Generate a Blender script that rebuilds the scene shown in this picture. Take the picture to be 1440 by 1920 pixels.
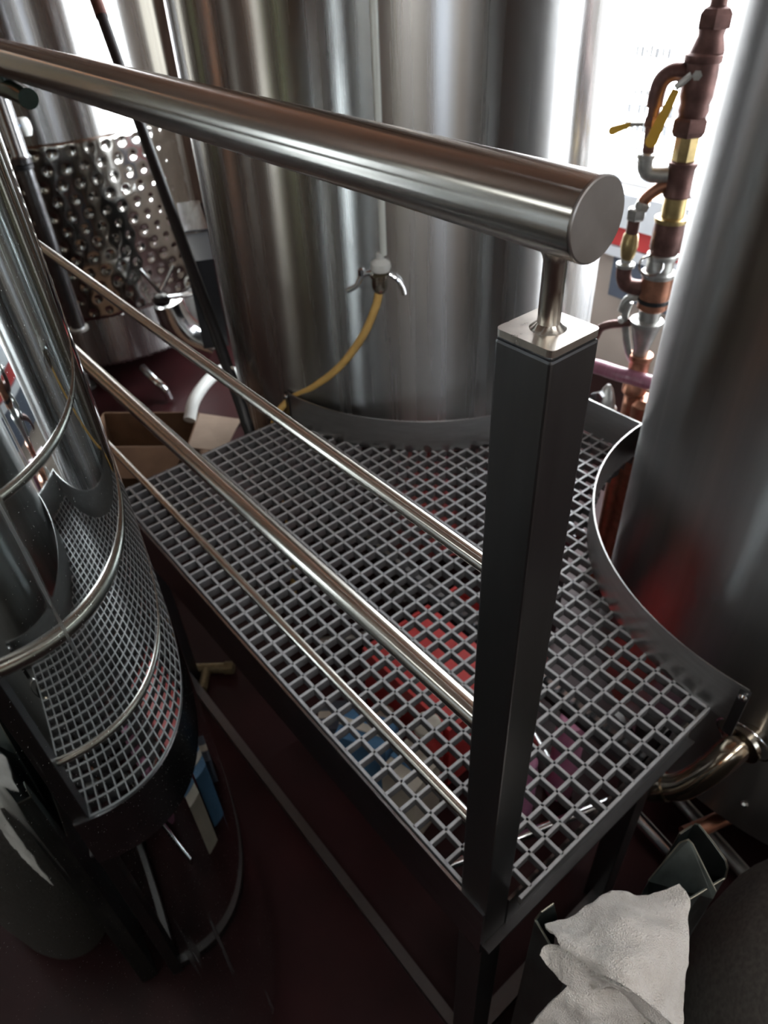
import bpy, bmesh, math, random
from math import sin, cos, pi, radians, atan2, hypot, sqrt
from mathutils import Vector, Matrix
random.seed(7)
for o in list(bpy.data.objects): bpy.data.objects.remove(o)
S = bpy.context.scene
COL = S.collection

# ---------------------------------------------------------------- camera
def make_camera():
    az, el, ro = -0.9156, 0.6947, -0.0560
    f = Vector((sin(az)*cos(el), cos(az)*cos(el), -sin(el)))
    r = f.cross(Vector((0, 0, 1))).normalized(); u = r.cross(f)
    r2 = r*cos(ro)+u*sin(ro); u2 = -r*sin(ro)+u*cos(ro)
    m = Matrix((r2, u2, -f)).transposed().to_4x4()
    m.translation = Vector((0.2794, -0.4894, 1.1709))
    cd = bpy.data.cameras.new('camera'); co = bpy.data.objects.new('camera', cd)
    COL.objects.link(co); co.matrix_world = m
    cd.sensor_fit = 'VERTICAL'; cd.sensor_height = 36; cd.sensor_width = 27
    cd.lens = 1338.1/1920*36
    cd.clip_start = 0.02
    cd.dof.use_dof = True; cd.dof.focus_distance = 0.62; cd.dof.aperture_fstop = 9.0
    S.camera = co
make_camera()
# ---------------------------------------------------------------- world and view
W = bpy.data.worlds.new('world'); S.world = W; W.use_nodes = True
W.node_tree.nodes['Background'].inputs[0].default_value = (0.75, 0.85, 1, 1)
W.node_tree.nodes['Background'].inputs[1].default_value = 1.0
S.view_settings.view_transform = 'Standard'; S.view_settings.look = 'None'
S.view_settings.exposure = 0.0; S.view_settings.gamma = 1; S.view_settings.use_curve_mapping = False
WINDOW_BACK = 20.0     # daylight through the bright back window
ADDED_WINDOW_FRONT = 3.6  # this and the next two: unseen windows added for streaks and light
ADDED_WINDOW_RIGHT = 5.0
ADDED_WINDOW_LEFT = 5.0
LAMP = 9.0

# ---------------------------------------------------------------- materials
def nodes(name):
    m = bpy.data.materials.new(name); m.use_nodes = True
    nt = m.node_tree; return m, nt, nt.nodes['Principled BSDF']
def P(b, **k):
    for a, v in k.items(): b.inputs[a.replace('_', ' ')].default_value = v
def rgb(c): return (c[0], c[1], c[2], 1)
def ramp(nt, src, stops):
    r = nt.nodes.new('ShaderNodeValToRGB'); e = r.color_ramp.elements
    while len(e) < len(stops): e.new(0.5)
    for k, (p, c) in zip(e, stops): k.position = p; k.color = rgb(c) if len(c) == 3 else c
    nt.links.new(src, r.inputs[0]); return r.outputs[0]
def noise(nt, scale, vec_scale=(1, 1, 1), detail=4, rough=.5, coord='Object'):
    tc = nt.nodes.new('ShaderNodeTexCoord'); mp = nt.nodes.new('ShaderNodeMapping')
    mp.inputs['Scale'].default_value = vec_scale
    n = nt.nodes.new('ShaderNodeTexNoise'); n.inputs['Scale'].default_value = scale
    n.inputs['Detail'].default_value = detail; n.inputs['Roughness'].default_value = rough
    nt.links.new(tc.outputs[coord], mp.inputs[0]); nt.links.new(mp.outputs[0], n.inputs['Vector'])
    return n.outputs['Fac']
def bump(nt, b, h, strength=.1, dist=.001):
    k = nt.nodes.new('ShaderNodeBump'); k.inputs['Strength'].default_value = strength
    k.inputs['Distance'].default_value = dist
    nt.links.new(h, k.inputs['Height']); nt.links.new(k.outputs[0], b.inputs['Normal'])
def plain(name, col, rough=.5, metal=0., var=.12, scale=12, vs=(1, 1, 1), bs=0., spec=None, coat=0):
    m, nt, b = nodes(name)
    P(b, Roughness=rough, Metallic=metal)
    if spec is not None: b.inputs['Specular IOR Level'].default_value = spec
    if coat: b.inputs['Coat Weight'].default_value = coat
    f = noise(nt, scale, vs)
    c1 = [max(0, x*(1-var)) for x in col]; c2 = [min(1, x*(1+var)) for x in col]
    nt.links.new(ramp(nt, f, [(.3, c1), (.7, c2)]), b.inputs['Base Color'])
    if bs: bump(nt, b, f, bs)
    return m
def steel(name, col=(.55, .54, .52), rough=.22, aniso=0., axis=None, streak=(1, 1, 1), sc=60, var=.10, rv=.06, rot=0.):
    """brushed stainless steel: grain stretched along the brushing, roughness varying with it"""
    m, nt, b = nodes(name); P(b, Metallic=1.0)
    f = noise(nt, sc, streak, 6, .6)
    nt.links.new(ramp(nt, f, [(.25, [x*(1-var) for x in col]), (.75, [min(1, x*(1+var)) for x in col])]), b.inputs['Base Color'])
    mr = nt.nodes.new('ShaderNodeMapRange'); mr.inputs[3].default_value = max(.02, rough-rv); mr.inputs[4].default_value = rough+rv
    nt.links.new(f, mr.inputs[0]); nt.links.new(mr.outputs[0], b.inputs['Roughness'])
    if aniso:
        b.inputs['Anisotropic'].default_value = aniso; b.inputs['Anisotropic Rotation'].default_value = rot
        t = nt.nodes.new('ShaderNodeTangent'); t.direction_type = 'RADIAL'; t.axis = axis or 'Z'
        nt.links.new(t.outputs[0], b.inputs['Tangent'])
    return m
def glow(name, col, strength, uneven=0., scale=2., vs=(1, 1, 1)):
    m, nt, b = nodes(name); P(b, Base_Color=rgb((.02, .02, .02)), Roughness=.3)
    b.inputs['Emission Color'].default_value = rgb(col); b.inputs['Emission Strength'].default_value = strength
    return m

M = {}
M['tank'] = steel('brushed_tank_steel', (.52, .52, .52), .27, .93, 'Z', (1, 1, .012), 34, .09, .04, .25)
M['tank_right'] = steel('satin_tank_steel', (.42, .42, .42), .33, .9, 'Z', (1, 1, .05), 22, .12, .05, .25)
M['mirror'] = steel('polished_tank_steel', (.50, .54, .54), .03, 0, None, (1, 1, .06), 9, .06, .012)
def drips():
    nt = M['mirror'].node_tree; b = nt.nodes['Principled BSDF']
    d = ramp(nt, noise(nt, 34, (1, 1, .045), 3, .5), [(.66, (0, 0, 0)), (.72, (1, 1, 1))])
    k = ramp(nt, noise(nt, 420, (1, 1, 1), 1, .5), [(.735, (0, 0, 0)), (.76, (1, 1, 1))])
    mx = nt.nodes.new('ShaderNodeMath'); mx.operation = 'MAXIMUM'; nt.links.new(d, mx.inputs[0]); nt.links.new(k, mx.inputs[1])
    old = b.inputs['Roughness'].links[0].from_socket
    mr = nt.nodes.new('ShaderNodeMath'); mr.operation = 'MULTIPLY_ADD'; mr.inputs[1].default_value = .28
    nt.links.new(mx.outputs[0], mr.inputs[0]); nt.links.new(old, mr.inputs[2]); nt.links.new(mr.outputs[0], b.inputs['Roughness'])
drips()
M['dimple'] = steel('dimpled_jacket_steel', (.50, .49, .46), .12, 0, None, (1, 1, .2), 8, .1, .03)
M['ring'] = steel('kick_plate_steel', (.56, .56, .55), .38, .5, 'Z', (1, 1, 6), 14, .12, .06)
M['rail'] = steel('satin_handrail_steel', (.62, .59, .56), .22, .85, 'X', (.04, 1, 1), 60, .12, .05, .25)
M['bar'] = steel('bright_rail_bar_steel', (.70, .67, .62), .24, .8, 'X', (.03, 1, 1), 60, .08, .05, .25)
M['cap'] = steel('ground_end_cap_steel', (.52, .51, .50), .34, 0, None, (1, 1, 1), 30, .12, .08)
M['post'] = steel('dark_satin_post_steel', (.165, .165, .17), .36, 0, None, (8, 8, 1.2), 9, .06, .04)
M['plate'] = steel('welded_cap_plate_steel', (.66, .62, .57), .30, 0, None, (1, 1, 1), 45, .2, .1)
M['frame'] = steel('frame_channel_steel', (.32, .33, .35), .24, 0, None, (.4, 1, 6), 20, .15, .06)
M['pipe'] = steel('outlet_pipe_steel', (.50, .44, .35), .18, 0, None, (1, 1, 1), 20, .12, .05)
M['chrome'] = steel('clamp_steel', (.72, .74, .76), .16, 0, None, (1, 1, 1), 30, .1, .05)
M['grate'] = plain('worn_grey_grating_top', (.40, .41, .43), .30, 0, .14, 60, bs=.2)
M['grate_side'] = plain('grimy_dark_grating_side', (.115, .115, .12), .55, 0, .25, 40)  # shade of the cell walls put into a darker side colour
M['bronze'] = plain('old_bronze_fitting', (.16, .085, .075), .45, .6, .3, 40, bs=.4)
M['copper'] = plain('copper_fitting', (.42, .20, .13), .38, .8, .25, 40, bs=.2)
M['brass'] = plain('brass_fitting', (.50, .38, .18), .34, .85, .22, 40, bs=.2)
M['zinc'] = plain('galvanised_fitting', (.50, .50, .48), .38, .8, .2, 40, bs=.2)
M['yellow'] = plain('yellow_lever_plastic', (.78, .46, .06), .45, 0, .08, 30)
M['hose_y'] = plain('amber_tubing', (.78, .50, .16), .32, 0, .10, 20, coat=.3)
M['hose_p'] = plain('ribbed_wine_hose', (.32, .13, .19), .35, 0, .15, 8, (30, 1, 1), coat=.4)
M['white_p'] = plain('white_plastic', (.72, .74, .72), .4, 0, .05, 20)
M['black'] = plain('black_rubber', (.012, .013, .016), .42, 0, .2, 20)
M['green_black'] = plain('dark_green_clip', (.006, .022, .018), .25, 0, .2, 20)
M['floor'] = plain('oxblood_painted_floor', (.024, .005, .006), .55, 0, .35, 4, bs=.08, spec=.25)
M['wall'] = plain('beige_painted_wall', (.50, .43, .37), .7, 0, .08, 3, bs=.05)
M['wood'] = plain('brown_ceiling_boards', (.17, .075, .04), .5, 0, .3, 3, (1, 14, 14), bs=.1)
M['panel'] = plain('brown_wall_panelling', (.18, .12, .09), .5, 0, .3, 4, (8, 8, 1), bs=.1)
M['white'] = plain('white_painted_trim', (.70, .74, .78), .45, 0, .04, 8)
M['red'] = plain('red_painted_board', (.50, .05, .05), .5, 0, .1, 8)
M['slate'] = plain('blue_grey_board', (.10, .12, .16), .6, 0, .1, 8)
M['card'] = plain('brown_cardboard', (.15, .085, .05), .75, 0, .15, 14, bs=.1)
M['card_in'] = plain('tan_cardboard_flap', (.27, .20, .15), .75, 0, .1, 14, bs=.1)
M['bin'] = steel('dark_sheet_metal_bin', (.17, .20, .195), .42, 0, None, (3, 3, 1), 9, .35, .12)
M['bin_edge'] = steel('worn_bin_edge', (.24, .23, .19), .4, 0, None, (1, 1, 1), 60, .3, .1)
M['sack'] = plain('grey_brown_fabric', (.125, .115, .108), .9, 0, .25, 120, bs=.5)
M['blue'] = plain('blue_print_card', (.08, .20, .36), .5, 0, .1, 12)
M['cream'] = plain('cream_card', (.60, .55, .47), .6, 0, .1, 12)
M['lilac'] = plain('pink_plastic', (.62, .25, .42), .4, 0, .1, 12)
M['old_brass'] = plain('dull_old_brass', (.20, .155, .085), .5, .6, .25, 40, bs=.2)
M['red_tray'] = plain('red_tray_plastic', (.62, .07, .07), .4, 0, .1, 8)
M['rust'] = plain('orange_rust_stain', (.55, .22, .06), .6, .3, .2, 30)
def towel_material():
    m, nt, b = nodes('white_terry_cotton'); P(b, Roughness=.95)
    b.inputs['Sheen Weight'].default_value = .4
    tc = nt.nodes.new('ShaderNodeTexCoord')
    v = nt.nodes.new('ShaderNodeTexVoronoi'); v.inputs['Scale'].default_value = 480
    nt.links.new(tc.outputs['Object'], v.inputs['Vector'])
    n = noise(nt, 26, (1, 1, 1), 4, .6)
    nt.links.new(ramp(nt, n, [(.3, (.72, .68, .63)), (.65, (.88, .85, .81))]), b.inputs['Base Color'])
    bump(nt, b, v.outputs['Distance'], 1.0, .0022)
    return m
M['towel'] = towel_material()
M['sky_back'] = glow('overexposed_daylight', (.93, .97, 1), WINDOW_BACK)
M['sky_front'] = glow('hazy_daylight', (1, .98, .88), ADDED_WINDOW_FRONT)  # this and the panes below glow in added, unseen windows
M['sky_green'] = glow('daylight_through_leaves', (.75, .85, .42), ADDED_WINDOW_FRONT*.55)
M['sky_right'] = glow('cool_daylight', (.78, .88, 1), ADDED_WINDOW_RIGHT)
M['sky_far'] = glow('dim_warm_daylight', (1, .97, .85), 1.6)
M['sky_left'] = glow('warm_daylight', (1, .97, .85), ADDED_WINDOW_LEFT)
M['amber'] = glow('light_through_amber_glass', (1, .42, .18), 3.5)
M['lamp'] = glow('orange_lamp_glow', (1, .36, .10), LAMP)

# ---------------------------------------------------------------- helpers
def link(name, me, mats, parent=None, smooth=False):
    o = bpy.data.objects.new(name, me); COL.objects.link(o)
    for m in (mats if isinstance(mats, (list, tuple)) else [mats]): me.materials.append(m)
    if parent: o.parent = parent
    if smooth:
        for p in me.polygons: p.use_smooth = True
    return o
def tag(o, label=None, cat=None, group=None, kind=None):
    if label: o['label'] = label
    if cat: o['category'] = cat
    if group: o['group'] = group
    if kind: o['kind'] = kind
    return o
def thing(name, label, cat, loc=(0, 0, 0), group=None):
    o = bpy.data.objects.new(name, None); COL.objects.link(o); o.location = loc
    o.empty_display_size = .05
    return tag(o, label, cat, group)
def base_of(parent):
    return Vector(parent.location) if parent else Vector((0, 0, 0))
class B:
    """collects shapes given in world coordinates; build() links them as one mesh"""
    def __init__(s): s.bm = bmesh.new()
    def box(s, a, b, rz=0., piv=None, bev=0.):
        g = bmesh.ops.create_cube(s.bm, size=1)
        vs = g['verts']; a = Vector(a); b = Vector(b); c = (a+b)/2
        for v in vs: v.co = Vector([v.co[i]*(b[i]-a[i]) for i in range(3)])+c
        if bev:
            es = list({e for v in vs for e in v.link_edges})
            r = bmesh.ops.bevel(s.bm, geom=es, offset=bev, segments=2, affect='EDGES', profile=.6)
            vs = list({v for f in r['faces'] for v in f.verts} | {v for v in vs if v.is_valid})
            vs = s._island(vs[0])
        if rz:
            p = Vector(piv) if piv else c
            bmesh.ops.rotate(s.bm, verts=vs, cent=p, matrix=Matrix.Rotation(rz, 3, 'Z'))
        return s
    def _island(s, v0):
        seen = {v0}; st = [v0]
        while st:
            v = st.pop()
            for e in v.link_edges:
                w = e.other_vert(v)
                if w not in seen: seen.add(w); st.append(w)
        return list(seen)
    def tube(s, pts, r, n=16, cap=True, r2=None):
        pts = [Vector(p) for p in pts]; k = len(pts)
        rs = r if isinstance(r, (list, tuple)) else [r+((r2-r)*i/(k-1) if r2 is not None else 0) for i in range(k)]
        t0 = (pts[1]-pts[0]).normalized()
        nrm = t0.orthogonal().normalized(); rings = []
        for i, p in enumerate(pts):
            t = ((pts[min(i+1, k-1)]-pts[max(i-1, 0)])).normalized()
            nrm = (nrm-t*nrm.dot(t)).normalized(); bn = t.cross(nrm)
            rings.append([s.bm.verts.new(p+(nrm*cos(2*pi*j/n)+bn*sin(2*pi*j/n))*rs[i]) for j in range(n)])
        for a, b in zip(rings, rings[1:]):
            for j in range(n): s.bm.faces.new((a[j], a[(j+1) % n], b[(j+1) % n], b[j]))
        if cap:
            s.bm.faces.new(rings[0][::-1]); s.bm.faces.new(rings[-1])
        return s
    def lathe(s, c, prof, n=48, axis=(0, 0, 1), ang=(0, 2*pi), cap=True):
        """prof: (radius, height) pairs along axis from c"""
        c = Vector(c); ax = Vector(axis).normalized()
        if abs(ax.z) > .99: u = Vector((1, 0, 0))
        else: u = Vector((0, 0, 1)).cross(ax).normalized()
        w = ax.cross(u); full = abs(ang[1]-ang[0]-2*pi) < 1e-6; k = n if full else n+1
        rings = []
        for r, h in prof:
            rings.append([s.bm.verts.new(c+ax*h+(u*cos(ang[0]+(ang[1]-ang[0])*j/n)+w*sin(ang[0]+(ang[1]-ang[0])*j/n))*max(r, 1e-5)) for j in range(k)])
        for a, b in zip(rings, rings[1:]):
            for j in range(n): s.bm.faces.new((a[j], a[(j+1) % k], b[(j+1) % k], b[j]))
        if cap and full:
            if prof[0][0] > 1e-4: s.bm.faces.new(rings[0][::-1])
            if prof[-1][0] > 1e-4: s.bm.faces.new(rings[-1])
        return s
    def poly_prism(s, pts, z0, z1):
        lo = [s.bm.verts.new((x, y, z0)) for x, y in pts]; hi = [s.bm.verts.new((x, y, z1)) for x, y in pts]
        n = len(pts); s.bm.faces.new(lo[::-1]); s.bm.faces.new(hi)
        for i in range(n): s.bm.faces.new((lo[i], lo[(i+1) % n], hi[(i+1) % n], hi[i]))
        return s
    def sheet(s, pts, th):
        """flat polygon sheet in any orientation with real thickness"""
        pts = [Vector(p) for p in pts]; n = (pts[1]-pts[0]).cross(pts[2]-pts[0]).normalized()*th
        a = [s.bm.verts.new(p) for p in pts]; b = [s.bm.verts.new(p+n) for p in pts]; k = len(pts)
        s.bm.faces.new(a[::-1]); s.bm.faces.new(b)
        for i in range(k): s.bm.faces.new((a[i], a[(i+1) % k], b[(i+1) % k], b[i]))
        return s
    def band(s, pts, z0, z1, th):
        """upright strip of sheet metal along a plan polyline"""
        k = len(pts); V = [Vector((x, y, 0)) for x, y in pts]; L = []
        for i in range(k):
            t = (V[min(i+1, k-1)]-V[max(i-1, 0)]).normalized(); n = Vector((-t.y, t.x, 0))*th
            L.append([s.bm.verts.new((q.x, q.y, z)) for q in (V[i], V[i]+n) for z in (z0, z1)])
        for a, b in zip(L, L[1:]):
            s.bm.faces.new((a[0], b[0], b[1], a[1])); s.bm.faces.new((a[2], a[3], b[3], b[2]))
            s.bm.faces.new((a[1], b[1], b[3], a[3])); s.bm.faces.new((a[0], a[2], b[2], b[0]))
        s.bm.faces.new((L[0][0], L[0][1], L[0][3], L[0][2])); s.bm.faces.new((L[-1][0], L[-1][2], L[-1][3], L[-1][1]))
        return s
    def build(s, name, mat, parent=None, smooth=False, angle=None):
        bmesh.ops.recalc_face_normals(s.bm, faces=s.bm.faces)
        o0 = Vector((0, 0, 0)); q = parent
        while q: o0 += Vector(q.location); q = q.parent
        # object origin at the centre of the piece
        cs = [v.co for v in s.bm.verts]
        lo = Vector([min(c[i] for c in cs) for i in range(3)]); hi = Vector([max(c[i] for c in cs) for i in range(3)])
        c = (lo+hi)/2
        if not parent: c.z = lo.z
        for v in s.bm.verts: v.co -= c
        me = bpy.data.meshes.new(name); s.bm.to_mesh(me); s.bm.free()
        o = link(name, me, mat, parent)
        o.location = c-o0
        if smooth or angle:
            if angle is None: angle = 35
            me.shade_smooth() if hasattr(me, 'shade_smooth') else None
            for p in me.polygons: p.use_smooth = True
            bm = bmesh.new(); bm.from_mesh(me)
            for e in bm.edges:
                if len(e.link_faces) == 2 and e.calc_face_angle(0) > radians(angle): e.smooth = False
            bm.to_mesh(me); bm.free()
        return o
def curve_pts(P0, n=24):
    """Catmull-Rom through control points"""
    P0 = [Vector(p) for p in P0]; Q = [2*P0[0]-P0[1]]+P0+[2*P0[-1]-P0[-2]]; out = []
    for i in range(1, len(Q)-2):
        a, b, c, d = Q[i-1:i+3]
        for k in range(n):
            t = k/n
            out.append(.5*((2*b)+(c-a)*t+(2*a-5*b+4*c-d)*t*t+(3*b-a-3*c+d)*t**3))
    out.append(P0[-1]); return out

# ================================================================ the room
FZ = -0.80      # factory floor; the grating top is z = 0
X0, X1, Y0, Y1, CZ = -6.2, 3.2, -4.6, 2.6, 2.9
tag(B().box((X0-.1, Y0-.1, FZ-.1), (X1+.1, Y1+.1, FZ)).build('floor', M['floor']), 'dark red painted floor showing below the grating', kind='structure')
tag(B().box((X0-.1, Y0-.1, CZ), (X1+.1, Y1+.1, CZ+.1)).build('ceiling', M['wood']), kind='structure')
def wall(name, axis, at, out, lo, hi, holes, mat, zlo=FZ, zhi=CZ):
    """wall with rectangular window openings (h0, h1, z0, z1) cut out"""
    b = B(); t = .12*out
    def piece(h0, h1, z0, z1):
        if h1-h0 < 1e-4 or z1-z0 < 1e-4: return
        if axis == 'y': b.box((h0, min(at, at+t), z0), (h1, max(at, at+t), z1))
        else: b.box((min(at, at+t), h0, z0), (max(at, at+t), h1, z1))
    h = lo
    for a, c, z0, z1 in sorted(holes):
        piece(h, a, zlo, zhi); piece(a, c, zlo, z0); piece(a, c, z1, zhi); h = c
    piece(h, hi, zlo, zhi)
    return tag(b.build(name, mat), kind='structure')
WN = [0]
def window(axis, at, out, h0, h1, z0, z1, pane, bars=1, label=None):
    WN[0] += 1
    w = bpy.data.objects.new('window_%d' % WN[0], None); COL.objects.link(w); w['kind'] = 'structure'
    mid = (h0+h1)/2
    w.location = (mid, at, z0) if axis == 'y' else (at, mid, z0)
    def bx(b, a0, a1, c0, c1, d0, d1):
        if axis == 'y': b.box((a0, at+out*min(d0, d1) if out > 0 else at-max(d0, d1), c0), (a1, at+out*max(d0, d1) if out > 0 else at-min(d0, d1), c1))
        else: b.box((at+out*min(d0, d1) if out > 0 else at-max(d0, d1), a0, c0), (at+out*max(d0, d1) if out > 0 else at-min(d0, d1), a1, c1))
        return b
    f = B()
    for a0, a1, c0, c1 in ((h0, h0+.05, z0, z1), (h1-.05, h1, z0, z1), (h0+.05, h1-.05, z1-.05, z1), (h0+.05, h1-.05, z0, z0+.04)):
        bx(f, a0, a1, c0, c1, .0, .09)
    f.build('window_frame', M['white'], w)
    n = bars+1; wd = (h1-h0-.1)/n
    for i in range(n):
        bx(B(), h0+.05+i*wd+(.015 if i else 0), h0+.05+(i+1)*wd-(.015 if i < bars else 0), z0+.04, z1-.05, .05, .06).build('pane', pane, w)
        if i: bx(B(), h0+.05+i*wd-.015, h0+.05+i*wd+.015, z0+.04, z1-.05, .03, .08).build('mullion', M['white'], w)
    return w
# wall beyond the tanks, with the blown-out window seen between them
wall('wall_back', 'y', Y1, 1, X0, X1, [(-2.75, -.42, .17, 2.35), (-4.9, -3.7, .3, 2.2), (.08, .28, .2, 2.3), (1.3, 1.55, .3, 2.3)], M['wall'])
wback = window('y', Y1, 1, -2.75, -.42, .17, 2.35, M['sky_back'], 0)
window('y', Y1, 1, -4.9, -3.7, .3, 2.2, M['sky_far'], 1)  # this and the next two: unseen windows added for bright tank streaks
window('y', Y1, 1, .08, .28, .2, 2.3, M['sky_green'], 0)
window('y', Y1, 1, 1.3, 1.55, .3, 2.3, M['sky_right'], 0)
# faint lettering stuck on the pane (too blurred to read)
lt = B(); rr = random.Random(3)
for row, (z, n, hh) in enumerate([(.66, 7, .045), (.52, 5, .022), (.445, 8, .05), (.375, 8, .05), (.30, 6, .02), (.245, 6, .02)]):
    x = -1.84
    for k in range(n):
        w_ = rr.uniform(.012, .024)
        lt.box((x, Y1+.044, z), (x+w_, Y1+.0495, z+hh*rr.uniform(.7, 1))); x += w_+rr.uniform(.006, .014)
lt = lt.build('window_lettering', plain('pale_grey_vinyl', (.62, .64, .66), .6), wback); lt['kind'] = 'stuff'
WF = [(-5.32, -5.14, .3, 2.3, 'sky_front'), (-3.32, -2.9, .25, 2.4, 'sky_front'), (-2.86, -2.70, .25, 2.4, 'sky_green'), (-2.05, -1.88, .4, 2.4, 'sky_green'), (-.45, -.3, .6, 2.4, 'sky_front'), (1.3, 1.62, .2, 2.4, 'sky_front')]  # unseen windows, placed and sized to streak the middle tank
wall('wall_front', 'y', Y0, -1, X0, X1, [w[:4] for w in WF], M['panel'])
for w in WF: window('y', Y0, -1, *w[:4], M[w[4]], 0)
WR = [(-3.4, -3.22, .6, 2.3, 'sky_green'), (-2.3, -2.15, .6, 2.3, 'sky_front'), (-1.3, -.6, 1.3, 2.4, 'sky_right'), (-.5, -.38, .4, 2.3, 'sky_front'), (.5, .62, .2, 2.4, 'sky_front'), (1.7, 2.2, .5, 2.3, 'sky_right')]  # unseen windows, added for tank streaks and to light towel and post
wall('wall_right', 'x', X1, 1, Y0, Y1, [w[:4] for w in WR], M['wall'])
for w in WR: window('x', X1, 1, *w[:4], M[w[4]], 0)
WL = [(-3.5, -3.3, .2, 2.3, 'amber'), (-.62, -.38, .2, 2.3, 'sky_left'), (-1.9, -1.75, .4, 2.3, 'sky_green')]  # unseen narrow windows, the amber one too, added for tank streaks
wall('wall_left', 'x', X0, -1, Y0, Y1, [w[:4] for w in WL], M['panel'])
for w in WL: window('x', X0, -1, *w[:4], M[w[4]], 0)
# ledge, red board and blue-grey board under the back window
tag(B().box((-2.8, 2.47, .02), (-.7, 2.60, .165)).build('trim_1', M['white']), 'white window ledge below the bright window', kind='structure')
tag(B().box((-2.8, 2.50, -.075), (-.7, 2.60, .015)).build('trim_2', M['red']), 'red board under the white window ledge', kind='structure')
tag(B().box((-2.8, 2.49, -.125), (-.7, 2.60, -.08)).build('trim_3', M['white']), 'white strip below the red board', kind='structure')
tag(B().box((-1.70, 2.52, -.33), (-.7, 2.60, -.13)).build('trim_4', M['slate']), 'blue-grey board low under the window', kind='structure')
# upright strips on the unseen walls, added for streaks in the tanks
rb = random.Random(11); tn = 5
bm_ = [plain('batten_paint_%d' % i, c, .5, 0, .1, 6) for i, c in enumerate([(.62, .60, .54), (.30, .17, .10), (.03, .03, .035), (.45, .30, .16), (.20, .24, .26), (.70, .70, .66)])]
def streak_strip(axis, at, h, w):
    global tn
    b = B()
    if axis == 'y': b.box((h, at, FZ), (h+w, at+.03, CZ))
    else: b.box((at-.03 if at > 0 else at, h, FZ), (at if at > 0 else at+.03, h+w, CZ))
    tag(b.build('trim_%d' % tn, bm_[rb.randrange(6)]), kind='structure'); tn += 1
for axis, at, lo, hi, holes in (('y', Y0, X0+.1, X1-.1, WF), ('x', X1, Y0+.1, Y1-.1, WR), ('x', X0, Y0+.1, Y1-.1, WL)):
    h = lo
    while h < hi:
        w = rb.choice((.025, .04, .06, .11))
        if all(h+w < a-.01 or h > c+.01 for a, c, *_ in holes): streak_strip(axis, at, h, w)
        h += w+rb.uniform(.10, .42)
# orange lamps under the ceiling
for i, (x, y) in enumerate([(-2.6, -2.2), (-.9, -3.0), (.9, -2.0), (-4.4, -.9)]):
    t = thing('pendant_lamp', ['orange glowing pendant lamp over the far left aisle', 'orange glowing pendant lamp nearest the panelled wall', 'orange glowing pendant lamp behind the viewer', 'orange glowing pendant lamp nearest the dimpled tank'][i], 'lamp', (x, y, CZ), 'pendant lamps')
    B().tube([(x, y, CZ), (x, y, CZ-.55)], .006, 8).build('cord', M['black'], t)
    B().lathe((x, y, CZ-.75), [(.15, 0), (.13, .08), (.05, .18), (.02, .2)], 24, cap=False).build('lamp_shade', M['black'], t, smooth=True)
    B().lathe((x, y, CZ-.74), [(.001, -.05), (.05, -.03), (.07, .02), (.04, .09), (.001, .12)], 20).build('bulb', M['lamp'], t, smooth=True)

M['tube_light'] = glow('white_diffuser', (1, .97, .92), 14)  # unseen ceiling panels, added to brighten towel, post and grating
for i, (x, y) in enumerate([(1.7, -1.3), (1.7, .5)]):
    t = thing('ceiling_light', ['white ceiling light panel right of the railing, nearer the panelled wall', 'white ceiling light panel above the right side near the back window'][i], 'light', (x, y, CZ), 'ceiling light panels')
    B().box((x-.33, y-.63, CZ-.05), (x+.33, y+.63, CZ)).build('housing', M['white'], t)
    B().box((x-.28, y-.58, CZ-.056), (x+.28, y+.58, CZ-.0505)).build('diffuser', M['tube_light'], t)
# ================================================================ tanks
def tank(name, label, c, R, zb, zt, mat, legs=True, dome=.1, mat_leg='ring'):
    t = thing(name, label, 'tank', (c[0], c[1], FZ))
    B().lathe((c[0], c[1], 0), [(R*.35, zb-dome*.95), (R*.8, zb-dome*.55), (R*.97, zb-dome*.18), (R, zb), (R, zt), (R*.97, zt+.04), (R*.7, zt+.12), (.05, zt+.16)], 160).build('shell', mat, t, smooth=True)
    for z in (zt-.02,):
        B().lathe((c[0], c[1], 0), [(R+.001, z), (R+.006, z+.004), (R+.006, z+.014), (R+.001, z+.018)], 120, cap=False).build('weld_band', M['ring'], t, smooth=True)
    if legs:
        for a in (45, 135, 225, 315):
            x, y = c[0]+R*.78*cos(radians(a)), c[1]+R*.78*sin(radians(a))
            B().tube([(x, y, FZ+.012), (x, y, zb-dome*.3)], .032, 16).lathe((x, y, FZ), [(.06, 0), (.06, .012), (.03, .014)], 16).build('leg', M[mat_leg], t, smooth=True)
    return t
T2 = (-1.520, 1.045); T3 = (.048, 1.246); T4 = (-.736, -.903); T1 = (-3.94, .76)
t2 = tank('fermentation_tank', 'tall brushed steel tank in the middle behind the handrail, yellow tube on its front', T2, .618, -.5, 2.3, M['tank'])
t3 = tank('fermentation_tank', 'dark satin steel tank at the right edge with curved plate at its foot', T3, .63, -.52, 2.3, M['tank_right'])
t4 = tank('mirror_polished_tank', 'mirror polished steel tank at lower left reflecting the grating', T4, .637, -.70, 2.2, M['mirror'], dome=.06)
t1 = tank('jacketed_tank', 'steel tank far left with a dimpled cooling jacket', T1, .63, -.60, 2.2, M['tank'], dome=.12)
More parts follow.
